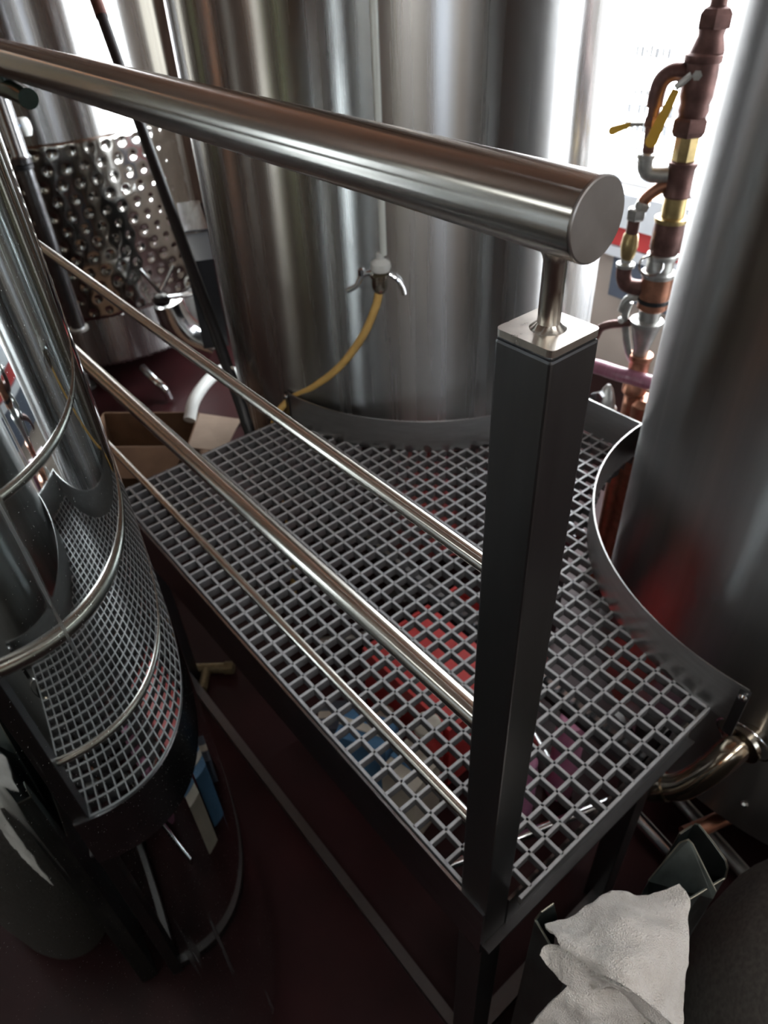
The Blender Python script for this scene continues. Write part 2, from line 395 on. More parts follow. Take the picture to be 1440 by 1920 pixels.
# dimpled cooling jacket of the far tank: pressed dimples in real relief
def dimple_jacket():
    bm = bmesh.new(); R = .637; z0, z1 = -.352, .466; a0, a1 = radians(-85), radians(62)
    pitch = .079; row = .0675
    na = int((a1-a0)*R/.0085); nz = int((z1-z0)/.0085); V = []
    for j in range(nz+1):
        z = z0+(z1-z0)*j/nz; L = []
        for i in range(na+1):
            s = (a1-a0)*R*i/na; d = 0
            k = round((z-z0-.04)/row)
            for kk in (k-1, k, k+1):
                zz = z0+.04+kk*row
                if not z0+.02 < zz < z1-.02: continue
                off = (kk % 2)*pitch/2; q = round((s-off)/pitch)
                if q*pitch+off < .03: continue
                dd = hypot(s-q*pitch-off, z-zz)
                if dd < .026: d = max(d, (.5+.5*cos(pi*dd/.026))*.0055)
            e = min(z-z0, z1-z, s, (a1-a0)*R-s)
            r = R+(.008 if e > .012 else .008*max(e, 0)/.012)-d
            a = a0+(a1-a0)*i/na-radians(90)+radians(74)
            L.append(bm.verts.new((r*cos(a), r*sin(a), z)))
        V.append(L)
    for A, C in zip(V, V[1:]):
        for i in range(na): bm.faces.new((A[i], A[i+1], C[i+1], C[i]))
    me = bpy.data.meshes.new('dimple_jacket'); bm.to_mesh(me); bm.free()
    o = link('dimple_jacket', me, M['dimple'], t1, True); o.location = (0, 0, -FZ)
    o['label'] = 'dimpled cooling jacket band'
dimple_jacket()
# one rusty dimple, the manway box, latch rods and outlet of the far tank
B().lathe((T1[0]+.50, T1[1]-.395, .035), [(.012, 0), (.017, .001), (.017, .005), (.011, .006)], 20, axis=(.78, -.62, 0), cap=False).build('rust_ring', M['rust'], t1, smooth=True)
mw = B()
mw.sheet([(-2.935, .900, .085), (-2.885, 1.005, .085), (-3.10, 1.09, .15), (-3.14, .99, .15)], .010)
mw.build('manway_hood', M['chrome'], t1)
B().sheet([(-2.94, .900, .08), (-2.89, 1.005, .08), (-2.90, 1.005, -.33), (-2.95, .900, -.33)], -.35).build('manway_neck', M['black'], t1)
B().tube([(-3.017, .686, -.046), (-2.992, .746, -.172)], .009, 10).tube([(-2.995, .746, -.172), (-2.962, .831, -.05)], .009, 10).tube([(-3.0, .735, -.2), (-2.93, .88, -.2)], .012, 10).build('latch_rod', M['chrome'], t1, smooth=True)
B().lathe((-2.995, .745, -.235), [(.001, 0), (.035, .008), (.045, .03), (.03, .05), (.001, .055)], 20).build('latch_knob', M['black'], t1, smooth=True)
B().tube(curve_pts([(-3.07, .80, -.26), (-3.06, .815, -.36), (-3.04, .86, -.45), (-2.99, .95, -.52)]), [.075+.00022*i for i in range(73)], 24).build('outlet_elbow', M['chrome'], t1, smooth=True)
B().tube(curve_pts([(-3.3, .66, -.66), (-3.16, .66, -.68), (-3.11, .68, -.72), (-3.10, .69, -.78)]), .022, 14).build('drain_pipe', M['chrome'], t1, smooth=True)

# ================================================================ platform with grating
PT = .0381; GX, GY = .0234, -.0445
R1c, R1r = (-1.40, 1.03), .592
R2c, R2r = (.02, 1.03), .577
YB = 1.037; XL = -1.392
plat = thing('work_platform', 'grey grating platform in a steel frame between the tanks', 'platform', (-.7, .4, FZ))
def inside(x, y):
    return hypot(x-R1c[0], y-R1c[1]) > R1r-.004 and hypot(x-R2c[0], y-R2c[1]) > R2r-.004
def segs(fixed, a, b, along_x):
    out = []; n = 600; st = None
    for i in range(n+1):
        v = a+(b-a)*i/n
        ok = inside(v, fixed) if along_x else inside(fixed, v)
        # notch around the corner post
        if along_x and fixed < -.070 and v > -.050: ok = False
        if not along_x and fixed > -.050 and v < -.072: ok = False
        if ok and st is None: st = v
        if (not ok or i == n) and st is not None:
            if v-st > .012: out.append((st, v))
            st = None
    return out
bw, bd = .0031, .022
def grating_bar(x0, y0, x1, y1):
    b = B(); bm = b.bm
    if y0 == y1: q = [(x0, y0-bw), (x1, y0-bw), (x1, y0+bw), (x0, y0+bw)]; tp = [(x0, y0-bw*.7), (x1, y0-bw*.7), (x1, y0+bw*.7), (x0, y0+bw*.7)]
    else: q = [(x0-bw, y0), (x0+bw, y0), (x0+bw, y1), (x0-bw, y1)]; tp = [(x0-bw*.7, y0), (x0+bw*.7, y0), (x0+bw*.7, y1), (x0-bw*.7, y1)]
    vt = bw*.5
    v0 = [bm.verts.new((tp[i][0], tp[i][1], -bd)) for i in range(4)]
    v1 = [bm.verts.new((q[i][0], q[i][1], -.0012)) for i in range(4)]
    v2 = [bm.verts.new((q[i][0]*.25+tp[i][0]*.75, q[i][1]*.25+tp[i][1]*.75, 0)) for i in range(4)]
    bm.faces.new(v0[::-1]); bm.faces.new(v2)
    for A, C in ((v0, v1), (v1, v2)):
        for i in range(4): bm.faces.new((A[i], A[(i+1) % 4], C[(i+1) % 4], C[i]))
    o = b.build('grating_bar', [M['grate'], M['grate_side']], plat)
    for f in o.data.polygons: f.material_index = 0 if f.normal.z > .35 else 1  # upward faces take the lit tone, walls the painted shade
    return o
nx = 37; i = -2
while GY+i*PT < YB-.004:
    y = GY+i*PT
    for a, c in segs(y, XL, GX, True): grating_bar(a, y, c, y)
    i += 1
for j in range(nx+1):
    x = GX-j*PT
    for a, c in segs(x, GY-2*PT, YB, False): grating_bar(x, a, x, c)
# frame: front skirt, right skirt, left skirt, flange, legs, foot rails
B().box((XL-.006, -.133, -.15), (.006, -.128, .001)).build('front_skirt', M['frame'], plat)
B().box((.003, -.074, -.125), (.008, .46, -.036)).build('side_skirt', M['post'], plat)
B().box((.003, -.128, -.130), (.022, .46, -.125)).build('side_flange', M['post'], plat)
B().box((XL-.007, -.128, -.13), (XL-.004, .43, -.004)).build('side_skirt', M['post'], plat)
B().box((XL, -.1275, -.15), (.002, -.09, -.145)).build('bottom_flange', M['frame'], plat)
for x, y in ((-.03, .375), (XL+.03, -.10), (XL+.03, .40), (-.70, .96)):
    B().box((x-.025, y-.025, FZ), (x+.025, y+.025, -.032), bev=.003).build('platform_leg', M['post'], plat)
B().box((XL+.02, -.127, FZ+.03), (-.045, -.102, FZ+.055)).build('foot_rail', M['post'], plat)
B().box((-.035, -.07, FZ+.02), (0, .36, FZ+.055)).build('foot_rail', M['post'], plat)
for y, xa, xb in ((.30, XL+.01, 0.), (.70, -.88, -.47)):
    B().box((xa, y-.018, -.075), (xb, y+.018, -.034)).build('joist', M['frame'], plat)
# curved kick plates round the two tanks and the straight one between them
def arc(c, r, a0, a1, n=40): return [(c[0]+r*cos(radians(a0+(a1-a0)*i/n)), c[1]+r*sin(radians(a0+(a1-a0)*i/n))) for i in range(n+1)]
a0 = math.degrees(atan2(.44-R1c[1], -1.362-R1c[0])); 
k1 = arc(R1c, R1r, a0, 0.5)
kp = B().band(k1, -.004, .098, -.003).build('kick_plate', M['ring'], plat, angle=40); kp['label'] = 'curved kick plate at the foot of the middle tank'
k2a = math.degrees(atan2(.435-R2c[1], .075-R2c[0])); k2b = 180-2
kp = B().band(arc(R2c, R2r, k2b, k2a+360, 48), -.004, .100, .003).build('kick_plate', M['ring'], plat, angle=40); kp['label'] = 'curved kick plate round the right tank'
kp = B().box((-.812, YB, -.004), (-.545, YB+.003, .100)).build('kick_plate', M['ring'], plat); kp['label'] = 'straight kick plate between the two curved ones'
for (x, y), s in (((-1.366, .436), 1), ((.070, .452), 1)):
    B().box((x-.010, y-.003, -.03), (x+.008, y+.003, .1)).build('end_tab', M['post'], plat)
    B().lathe((x, y-.004, .085), [(.008, 0), (.008, .004), (.005, .007), (.0005, .0075)], 14, axis=(0, -1, 0)).build('bolt', M['chrome'], plat, smooth=True)

# ================================================================ railing
rail = thing('guard_railing', 'stainless railing with thick round handrail, three bars and square post', 'railing', (-.02, -.101, FZ))
s = .0265; px, py = .0058-s, -.1276+s
B().box((px-s, py-s, FZ), (px+s, py+s, .931), bev=.0025).build('post', M['post'], rail)['label'] = 'dark square corner post'
B().box((px-s+.0012, py-s+.0012, .931), (px+s-.0012, py+s-.0012, .9335), bev=.001).build('weld_seam', M['frame'], rail)
cp = B(); q = s+.0003; rr_ = .005; pts = []
for sx, sy, aa in ((1, 1, 0), (-1, 1, 90), (-1, -1, 180), (1, -1, 270)):
    for k in range(5):
        t = radians(aa+90*k/4); pts.append((px+sx*(q-rr_)+rr_*cos(t), py+sy*(q-rr_)+rr_*sin(t)))
cp.poly_prism(pts, .9335, .9392); cp.build('post_cap', M['plate'], rail)['label'] = 'bright square cap plate'
B().lathe((px, py, 0), [(.0135, .9392), (.0105, .9412), (.0083, .9435), (.0082, .945), (.0082, .988), (.0095, .992), (.0115, .9955)], 28, cap=False).build('spigot', M['bar'], rail, smooth=True)
hy, hz, hr, hx = -.101, 1.0200, .0271, .0085
B().lathe((-2.3, hy, hz), [(hr, 0), (hr, 2.3+hx-.0022)], 64, axis=(1, 0, 0), cap=False).build('handrail', M['rail'], rail, smooth=True)
B().lathe((hx-.0022, hy, hz), [(hr-.0004, 0), (hr, .0003), (hr-.0004, .0016), (hr-.0014, .0022), (.0001, .0022)], 64, axis=(1, 0, 0)).build('end_cap', M['cap'], rail, angle=25)
for z, r in ((.670, .0090), (.4146, .0163), (.160, .0089)):
    B().lathe((-2.3, -.101, z), [(r, 0), (r, 2.3+px-s)], 32, axis=(1, 0, 0)).build('rail_bar', M['bar'], rail, smooth=True)
B().box((-2.35, -.127, FZ), (-2.30, -.075, 1.0), bev=.003).build('post', M['post'], rail)

# ================================================================ tube and fitting on the middle tank
def along(bearing, rng, z): b = radians(bearing); return (.2794+rng*sin(b), -.4894+rng*cos(b), z)
sx, sy = -1.083, .600
sg = thing('sight_tube', 'thin clear level tube down the front of the middle tank', 'tube', (sx, sy, .52))
B().tube([(sx, sy, .535), (sx+.004, sy+.004, 2.1)], .0085, 14).build('tube', plain('clear_tubing', (.82, .86, .82), .15, .1, .03, 6, coat=.8), sg, smooth=True)
B().lathe((sx-.006, sy-.006, .490), [(.012, .004), (.023, .007), (.0265, .016), (.024, .027), (.016, .033), (.010, .036), (.009, .05)], 24).build('white_fitting', M['white_p'], sg, smooth=True)
B().tube([(sx-.03, sy+.03, .497), (T2[0]+.60*.77, T2[1]-.60*.64, .497)], .012, 12).tube([(sx, sy, .497), (sx-.03, sy+.03, .497)], .009, 12).build('stub_pipe', M['chrome'], sg, smooth=True)
cl = thing('wing_clamp', 'shiny winged clamp joining the amber tube to the middle tank', 'clamp', (sx-.01, sy-.01, .46))
B().lathe((sx-.009, sy-.009, .440), [(.012, 0), (.018, .008), (.021, .02), (.020, .038), (.024, .042), (.024, .048), (.015, .050)], 24).build('collar', M['pipe'], cl, smooth=True)
B().tube(curve_pts([(sx+.010, sy+.010, .487), (sx+.026, sy+.020, .475), (sx+.036, sy+.028, .455), (sx+.041, sy+.030, .438)]), .0055, 10).build('wing', M['chrome'], cl, smooth=True)
B().tube(curve_pts([(sx-.020, sy-.018, .492), (sx-.045, sy-.034, .482), (sx-.058, sy-.046, .455), (sx-.078, sy-.060, .440)]), .007, 10).build('wing', M['chrome'], cl, smooth=True)
B().lathe((sx-.046, sy-.036, .482), [(.009, 0), (.009, .016), (.005, .02)], 6).build('wing_nut', M['chrome'], cl, smooth=False)
hs = B().tube(curve_pts([(sx-.010, sy-.010, .448), (sx-.018, sy-.020, .40), (sx-.050, sy-.045, .315), (sx-.115, sy-.085, .215), (sx-.20, sy-.120, .135), (-1.365, .452, .075), (-1.418, .405, -.02), (-1.425, .405, -.20), (-1.43, .40, -.5), (-1.44, .38, FZ+.011)], 14), .0105, 14)
tag(hs.build('amber_tube', M['hose_y'], smooth=True), 'amber yellow tube curving down from the clamp to the curved plate', 'tube')

# ================================================================ valve column by the window
CX, CY = -.746, 1.286; EX, EY = cos(radians(30)), sin(radians(30)); DX, DY = -sin(radians(30)), cos(radians(30))
def cpt(l, z, d=0.): return (CX+EX*l+DX*d, CY+EY*l+DY*d, z)
vc = thing('valve_column', 'upright column of bronze and brass pipe fittings by the bright window', 'pipework', (CX, CY, FZ))
def fit(name, l, prof, mat, n=24, smooth=True, **k): return B().lathe(cpt(l, 0), [(r*1.1, z) for r, z in prof], n).build(name, mat, vc, smooth=smooth)
fit('pipe', .006, [(.026, FZ), (.026, .01)], M['copper'])
fit('reducer', .004, [(.026, .01), (.033, .02), (.033, .06), (.027, .07), (.027, .125), (.031, .13), (.031, .145)], M['copper'])
fit('taper', .0, [(.020, .145), (.022, .17), (.030, .20), (.038, .238)], M['zinc'])
fit('flange', .0, [(.041, .238), (.042, .244), (.042, .252), (.030, .256)], M['zinc'])
fit('nipple', .004, [(.028, .256), (.028, .287)], M['zinc'])
fit('coupling', .006, [(.034, .287), (.038, .292), (.038, .38)], M['copper'])
fit('hose_clip', .006, [(.0385, .308), (.0395, .309), (.0395, .319), (.0385, .32)], M['black'])
fit('flange', .004, [(.040, .381), (.041, .384), (.041, .393), (.033, .396), (.032, .43)], M['zinc'])
fit('flange', .006, [(.036, .43), (.037, .434), (.037, .442), (.034, .445)], M['zinc'])
fit('valve_body', .008, [(.033, .446), (.037, .46), (.036, .515), (.035, .527)], M['bronze'])
fit('flange', .008, [(.037, .527), (.038, .53), (.038, .538), (.029, .541)], M['brass'])
fit('nipple', .010, [(.027, .541), (.027, .59)], M['brass'])
fit('tee', .010, [(.031, .59), (.032, .594), (.030, .6), (.029, .655), (.033, .664), (.033, .672), (.028, .675)], M['bronze'])
fit('nipple', .008, [(.027, .676), (.027, .73)], M['brass'], 8, False)
fit('hex_nut', .006, [(.034, .73), (.040, .742), (.040, .765), (.034, .772)], M['bronze'], 6, False)
fit('valve_body', .008, [(.030, .772), (.034, .785), (.032, .80), (.036, .815), (.036, .86), (.034, .884)], M['bronze'])
fit('flange', .008, [(.040, .884), (.041, .888), (.041, .899), (.036, .903)], M['bronze'])
fit('bonnet', .012, [(.036, .903), (.026, .935), (.028, .948)], M['bronze'])
fit('hex_nut', .014, [(.034, .948), (.035, .952), (.035, .975), (.028, .985), (.018, .99)], M['bronze'], 6, False)
fit('pipe', .014, [(.017, .99), (.017, 2.0)], M['bronze'])
def pipe(name, P_, r, mat, n=8): return B().tube(curve_pts([cpt(*a) for a in P_], n), r, 16).build(name, mat, vc, smooth=True)
pipe('elbow', [(-.025, .862), (-.055, .862), (-.076, .845), (-.082, .815), (-.082, .79)], .020, M['bronze'])
pipe('side_pipe', [(-.082, .79), (-.081, .74), (-.078, .69)], .015, M['bronze'])
B().lathe(cpt(-.081, 0), [(.015, .745), (.021, .75), (.021, .765), (.016, .772)], 6).build('hex_nut', M['bronze'], vc)
B().lathe(cpt(-.081, 0), [(.016, .672), (.023, .676), (.023, .686), (.017, .69)], 20).build('flange', M['zinc'], vc, smooth=True)
pipe('elbow', [(-.081, .676), (-.079, .655), (-.066, .641), (-.045, .639), (-.02, .641)], .020, M['zinc'])
pipe('branch', [(-.012, .617), (-.038, .605), (-.062, .582), (-.072, .56)], .015, M['copper'])
B().lathe(cpt(-.066, .572), [(.016, 0), (.020, .004), (.020, .018), (.014, .022)], 6, axis=(-EX*.3, -EY*.3, -.95)).build('hex_nut', M['zinc'], vc)
fit('hex_nut', -.080, [(.019, .525), (.023, .53), (.023, .552), (.018, .556)], M['zinc'], 6, False)
fit('side_pipe', -.083, [(.015, .49), (.015, .526)], M['bronze'])
fit('strainer', -.084, [(.013, .42), (.017, .43), (.021, .455), (.018, .485), (.014, .492)], M['brass'])
fit('flange', -.085, [(.015, .395), (.023, .399), (.023, .408), (.014, .412), (.013, .422)], M['zinc'])
pipe('elbow', [(-.086, .40), (-.086, .375), (-.076, .352), (-.055, .344), (-.025, .344)], .021, M['bronze'])
pipe('drain_cock', [(-.03, .316), (-.055, .312), (-.068, .300), (-.075, .27)], .011, M['zinc'])
B().lathe(cpt(-.055, .314), [(.009, 0), (.011, .003), (.011, .014), (.006, .017)], 12).build('cock_cap', M['white_p'], vc, smooth=True)
pipe('drain_cock', [(-.03, .245), (-.06, .235), (-.10, .225), (-.125, .21), (-.135, .18)], .012, M['bronze'])
B().lathe(cpt(-.068, .235), [(.009, 0), (.012, .003), (.012, .014), (.006, .017)], 12).build('cock_cap', M['white_p'], vc, smooth=True)
pipe('bypass_pipe', [(-.055, .30), (-.062, .26), (-.050, .20), (-.035, .15), (-.02, .12)], .010, M['zinc'])
def lever(a, b_, w, d):
    bb = B(); A_ = Vector(cpt(a[0], a[1], d)); C_ = Vector(cpt(b_[0], b_[1], d)); dr = (C_-A_).normalized(); nn = Vector((DX, DY, 0)); sd = dr.cross(nn).normalized()*w
    k = 6; P1 = []
    for i in range(k+1): t = -pi/2+pi*i/k; P1.append(C_+dr*cos(t)*w+sd*sin(t))
    P1 += [A_+sd*.6, A_-sd*.6]
    return bb.sheet(P1, .004).build('lever', M['yellow'], vc)
lever((-.040, .832), (-.074, .722), .0145, -.03)['label'] = 'yellow lever hanging down the column'
lever((-.128, .757), (-.170, .741), .0095, -.025)['label'] = 'yellow lever pointing left'
B().tube([cpt(-.10, .757, -.025), cpt(-.130, .756, -.025)], .005, 8).build('lever_stem', M['zinc'], vc, smooth=True)
B().tube([cpt(-.012, .862, -.03), cpt(-.042, .836, -.03)], .008, 8).build('lever_stem', M['zinc'], vc, smooth=True)
B().lathe(cpt(.0, .862, -.02), [(.011, 0), (.011, .02)], 6, axis=(-DX, -DY, 0)).build('hex_nut', M['zinc'], vc)
# check ring
pts = [cpt(-.018+.030*cos(t), .424+.020*sin(t), -.045+.02*sin(t)) for t in [2*pi*i/24 for i in range(25)]]
B().tube(pts, .0035, 8).build('snap_ring', M['chrome'], vc, smooth=True)
# second grey riser and camlock by the plate
tag(B().tube([(-.655, 1.42, FZ), (-.655, 1.42, 1.9)], .016, 12).build('grey_riser_pipe', M['zinc'], smooth=True), 'thin grey riser pipe between the valve column and the right tank', 'pipe')
hp = B().tube(curve_pts([(-.862, 1.235, .080), (-.83, 1.24, .081), (-.78, 1.245, .082), (-.700, 1.27, .078), (-.655, 1.32, .05), (-.64, 1.36, -.10), (-.63, 1.39, -.4)], 16), .0225, 18)
tag(hp.build('wine_hose', M['hose_p'], smooth=True), 'pinkish wine hose running level in front of the valve column', 'hose')
cm = thing('cast_coupling', 'grey cast coupling low behind the straight kick plate', 'fitting', (-.79, 1.23, -.05))
B().lathe((-.79, 1.22, -.20), [(.03, 0), (.03, .14), (.036, .15), (.036, .17), (.030, .175), (.026, .20), (.016, .235), (.006, .25)], 20).build('body', M['zinc'], cm, smooth=True)
B().sheet([(-.835, 1.20, .005), (-.80, 1.19, .03), (-.785, 1.19, .02), (-.79, 1.19, -.01), (-.84, 1.20, -.012)], .012).build('ear', M['chrome'], cm)
tag(B().lathe((-.70, 1.30, FZ), [(.035, 0), (.035, .72), (.045, .74), (.045, .79), (.03, .81)], 20).build('copper_stub', M['copper'], smooth=True), 'stubby copper pipe end beside the cast coupling', 'pipe')

# ================================================================ outlet of the right tank
ot = thing('outlet_elbow', 'dull steel outlet elbow with clamp on the right tank beside the grating', 'pipe', (.06, .6, -.3))
B().tube(curve_pts([(.085, .66, -.20), (.072, .565, -.195), (.058, .505, -.235), (.030, .47, -.295), (-.005, .455, -.325)], 10), .030, 24).build('elbow_pipe', M['pipe'], ot, smooth=True)
B().lathe((.075, .585, -.190), [(.028, 0), (.044, .004), (.044, .014), (.028, .018)], 28, axis=(-.12, -.97, -.1)).build('clamp_ferrule', M['pipe'], ot, smooth=True)
pts = [(.075+.058*cos(t), .572-.012*sin(t), -.170+.052*sin(t)) for t in [2*pi*i/36 for i in range(37)]]
B().tube(pts, .0028, 8).build('clamp_ring', M['chrome'], ot, smooth=True)
B().lathe((-.003, .455, -.322), [(.034, -.01), (.035, .0), (.035, .03), (.031, .034)], 24, axis=(-.75, -.3, -.6)).build('end_ferrule', M['pipe'], ot, smooth=True)
B().lathe((.135, .56, -.33), [(.008, 0), (.008, .012), (.004, .016)], 6, axis=(0, -.8, .6)).build('wing_nut', M['chrome'], ot)
cp = B().tube([(.055, .56, -.60), (.125, .76, -.60)], .020, 16).build('copper_pipe', M['copper'], smooth=True)
tag(cp, 'short copper pipe lying behind the dark bin', 'pipe')
for k, (a, b_, lab, m_) in enumerate([((-.12, .60, -.74), (.09, .57, -.745), 'pale steel tube on the red floor, nearer the grating', 'chrome'), ((-.06, .74, -.76), (.22, .68, -.765), 'grey steel tube on the red floor, behind the paler one', 'zinc')]):
    o = B().tube([a, b_], .019, 16).build('floor_tube', M[m_], smooth=True); tag(o, lab, 'pipe')

# ================================================================ bin with towel
bn = thing('sheet_metal_bin', 'narrow dark sheet metal bin under the white towel', 'bin', (.146, .01, FZ))
c0, c1, c2, c3 = (.078, -.112), (.146, .152), (.216, .134), (.148, -.130)
ztop = .12
def panel_(name, a, b_, prof, m='bin', th=.0022, kids=True):
    """upright wall panel a->b with a top outline prof of (t, z)"""
    def at(t, z): return (a[0]+(b_[0]-a[0])*t, a[1]+(b_[1]-a[1])*t, z)
    P_ = [at(0, FZ+.004), at(1, FZ+.004)]+[at(t, z) for t, z in prof[::-1]]
    o = B().sheet(P_, th).build(name, M[m], bn)
    if kids: B().tube([at(t, z) for t, z in prof], .0012, 6).build('rolled_edge', M['bin_edge'], o, smooth=True)
    return o
panel_('side_panel', c0, c1, [(0, .10), (.03, .118), (.10, .122), (.15, .06), (.2, -.12), (.84, -.12), (.92, .12), (1, .125)])
panel_('far_panel', c1, c2, [(0, .11), (.05, .135), (.12, .142), (.5, .14), (.85, .135), (.95, .125), (1, .10)])
panel_('side_panel', c2, c3, [(0, .10), (.1, .10), (1, .10)])
panel_('near_panel', c3, c0, [(0, .10), (1, .10)])
def lerp2(a, b_, t): return (a[0]+(b_[0]-a[0])*t, a[1]+(b_[1]-a[1])*t)
d0, d1 = (.146, .062), (.214, .108)
P_ = [(d0[0], d0[1]-.05, -.25), (d1[0]+.0, d1[1]-.05, -.25), (.219, .100, .095), (.2175, .106, .104), (.163, .122, .135), (.156, .122, .137), (.150, .114, .130), (.143, .07, .06)]
dv = B().sheet(P_, .002).build('divider', M['bin'], bn); dv['label'] = 'rounded divider sheet leaning inside the bin'
B().tube(P_[2:], .0012, 6).build('rolled_edge', M['bin_edge'], dv, smooth=True)
# towel: three layers of one folded cloth
TA = [[(.097, -.118, .130), (.118, -.080, .130), (.126, -.019, .140), (.159, .010, .130), (.184, .056, .140)],
 [(.102, -.123, .140), (.138, -.101, .160), (.162, -.060, .180), (.189, -.023, .170), (.207, .039, .150)],
 [(.113, -.126, .150), (.156, -.117, .180), (.187, -.089, .200), (.215, -.051, .190), (.230, -.008, .150)],
 [(.127, -.129, .160), (.170, -.126, .190), (.205, -.107, .210), (.233, -.078, .190), (.253, -.040, .140)],
 [(.138, -.131, .165), (.180, -.130, .190), (.215, -.124, .205), (.242, -.109, .180), (.279, -.082, .120)]]
TB = [[(.137, -.127, .160), (.179, -.126, .185), (.214, -.121, .200), (.241, -.106, .175), (.277, -.078, .115)],
 [(.120, -.134, .145), (.157, -.135, .160), (.188, -.125, .170), (.226, -.107, .150), (.267, -.085, .100)],
 [(.114, -.140, .135), (.142, -.143, .140), (.177, -.134, .140), (.203, -.103, .130), (.253, -.089, .090)],
 [(.116, -.150, .130), (.145, -.150, .125), (.186, -.131, .120), (.206, -.098, .120), (.255, -.097, .085)]]
TC = [[(.161, -.139, .130), (.186, -.123, .130), (.210, -.102, .130), (.242, -.088, .100)],
 [(.158, -.165, .100), (.186, -.150, .110), (.214, -.121, .100), (.246, -.098, .080)],
 [(.146, -.182, .020), (.180, -.159, .030), (.216, -.127, .030), (.254, -.096, .020)],
 [(.138, -.203, -.100), (.180, -.172, -.090), (.223, -.131, -.090), (.265, -.090, -.090)]]
def cr(a, b_, c, d, t): return .5*((2*b_)+(c-a)*t+(2*a-5*b_+4*c-d)*t*t+(3*b_-a-3*c+d)*t**3)
def spline(L, n):
    Q = [2*L[0]-L[1]]+L+[2*L[-1]-L[-2]]; out = []
    for i in range(1, len(Q)-2):
        for k in range(n): out.append(cr(Q[i-1], Q[i], Q[i+1], Q[i+2], k/n))
    out.append(L[-1]); return out
from mathutils import noise as mn
def cloth(bm, G, n=12, amp=.0042, th=.003, seed=0.):
    rows = [spline([Vector(p) for p in r], n) for r in G]
    cols = [spline([rows[i][j] for i in range(len(rows))], n) for j in range(len(rows[0]))]
    W_, H_ = len(cols), len(cols[0]); V = [[None]*H_ for _ in range(W_)]; N = [[None]*H_ for _ in range(W_)]
    for i in range(W_):
        for j in range(H_):
            du = cols[min(i+1, W_-1)][j]-cols[max(i-1, 0)][j]; dv_ = cols[i][min(j+1, H_-1)]-cols[i][max(j-1, 0)]
            nn = du.cross(dv_); N[i][j] = nn.normalized() if nn.length > 1e-9 else Vector((0, 0, 1))
            if N[i][j].z < 0: N[i][j] = -N[i][j]
            p = cols[i][j]
            d = mn.noise(Vector((p.x*28+seed, p.y*28, p.z*28)))*amp*1.6+mn.noise(Vector((p.x*95, p.y*95+seed, p.z*95)))*amp*.45
            V[i][j] = p+N[i][j]*d
    top = [[bm.verts.new(V[i][j]+N[i][j]*th/2) for j in range(H_)] for i in range(W_)]
    bot = [[bm.verts.new(V[i][j]-N[i][j]*th/2) for j in range(H_)] for i in range(W_)]
    for i in range(W_-1):
        for j in range(H_-1):
            bm.faces.new((top[i][j], top[i+1][j], top[i+1][j+1], top[i][j+1]))
            bm.faces.new((bot[i][j], bot[i][j+1], bot[i+1][j+1], bot[i+1][j]))
    for i in range(W_-1):
        bm.faces.new((top[i][0], bot[i][0], bot[i+1][0], top[i+1][0])); bm.faces.new((top[i][-1], top[i+1][-1], bot[i+1][-1], bot[i][-1]))
    for j in range(H_-1):
        bm.faces.new((top[0][j], top[0][j+1], bot[0][j+1], bot[0][j])); bm.faces.new((top[-1][j], bot[-1][j], bot[-1][j+1], top[-1][j+1]))
tb = B(); cloth(tb.bm, TA); cloth(tb.bm, TB, seed=3.); cloth(tb.bm, TC, seed=7.)
tw = tb.build('towel', M['towel'], smooth=True, angle=80)
tag(tw, 'white cotton towel folded over the dark bin', 'towel')
# soft grey form at the very corner
sk = B(); cc = Vector((.545, .275, -.255)); 
prof = [(.001, .357), (.12, .342), (.23, .278), (.307, .178), (.348, .07), (.357, -.04), (.357, -.2), (.35, -.4), (.33, -.575), (.001, -.584)]
sk.lathe(cc, prof[::-1], 48)
for v in sk.bm.verts:
    v.co.x = cc.x+(v.co.x-cc.x)*.95; v.co.y = cc.y+(v.co.y-cc.y)*.95; v.co.z = max(v.co.z, FZ)
    a = atan2(v.co.y-cc.y, v.co.x-cc.x)
    k = 1+.015*sin(3*a+v.co.z*6); v.co.x = cc.x+(v.co.x-cc.x)*k; v.co.y = cc.y+(v.co.y-cc.y)*k
tag(sk.build('fabric_sack', M['sack'], smooth=True, angle=80), 'rounded grey-brown fabric form in the bottom right corner', 'sack')

# ================================================================ left side clutter
pp = thing('standpipe', 'dull grey standpipe left of the dimpled jacket, ending above the floor', 'pipe', (-2.88, .30, -.17))
B().lathe((-2.88, .30, 0), [(.030, -.165), (.030, .505), (.036, .51), (.037, .53), (.030, .54), (.030, 2.3)], 24).build('pipe', M['frame'], pp, smooth=True)
B().lathe((-2.88, .30, 0), [(.030, -.175), (.041, -.172), (.041, -.160), (.031, -.157)], 24).build('foot_flange', M['zinc'], pp, smooth=True)
B().lathe((-2.88, .30, 0), [(.031, .488), (.035, .49), (.035, .503), (.031, .505)], 24).build('gasket', M['black'], pp, smooth=True)
clp = thing('pipe_clip', 'black rubber clip under the left end of the handrail', 'clip', (-1.2, -.10, .95))
B().tube(curve_pts([(-1.28, -.101, .974), (-1.22, -.101, .973), (-1.16, -.101, .973), (-1.108, -.101, .969)], 8), .016, 16).build('body', M['green_black'], clp, smooth=True)
B().tube([(-1.20, -.101, .978), (-1.20, -.101, .995)], .012, 12).build('strap', M['green_black'], clp, smooth=True)
tg = thing('pipe_tag', 'small white tag with a blue line behind the standpipe', 'tag', (-2.80, .42, .55))
B().lathe((-3.15, .42, .545), [(.001, 0), (.020, .003), (.028, .025), (.027, .05), (.020, .066), (.001, .07)], 16).build('tag_body', M['white_p'], tg, smooth=True)
B().tube([(-3.185, .395, .590), (-3.115, .395, .592)], .004, 8).build('blue_band', M['blue'], tg, smooth=True)
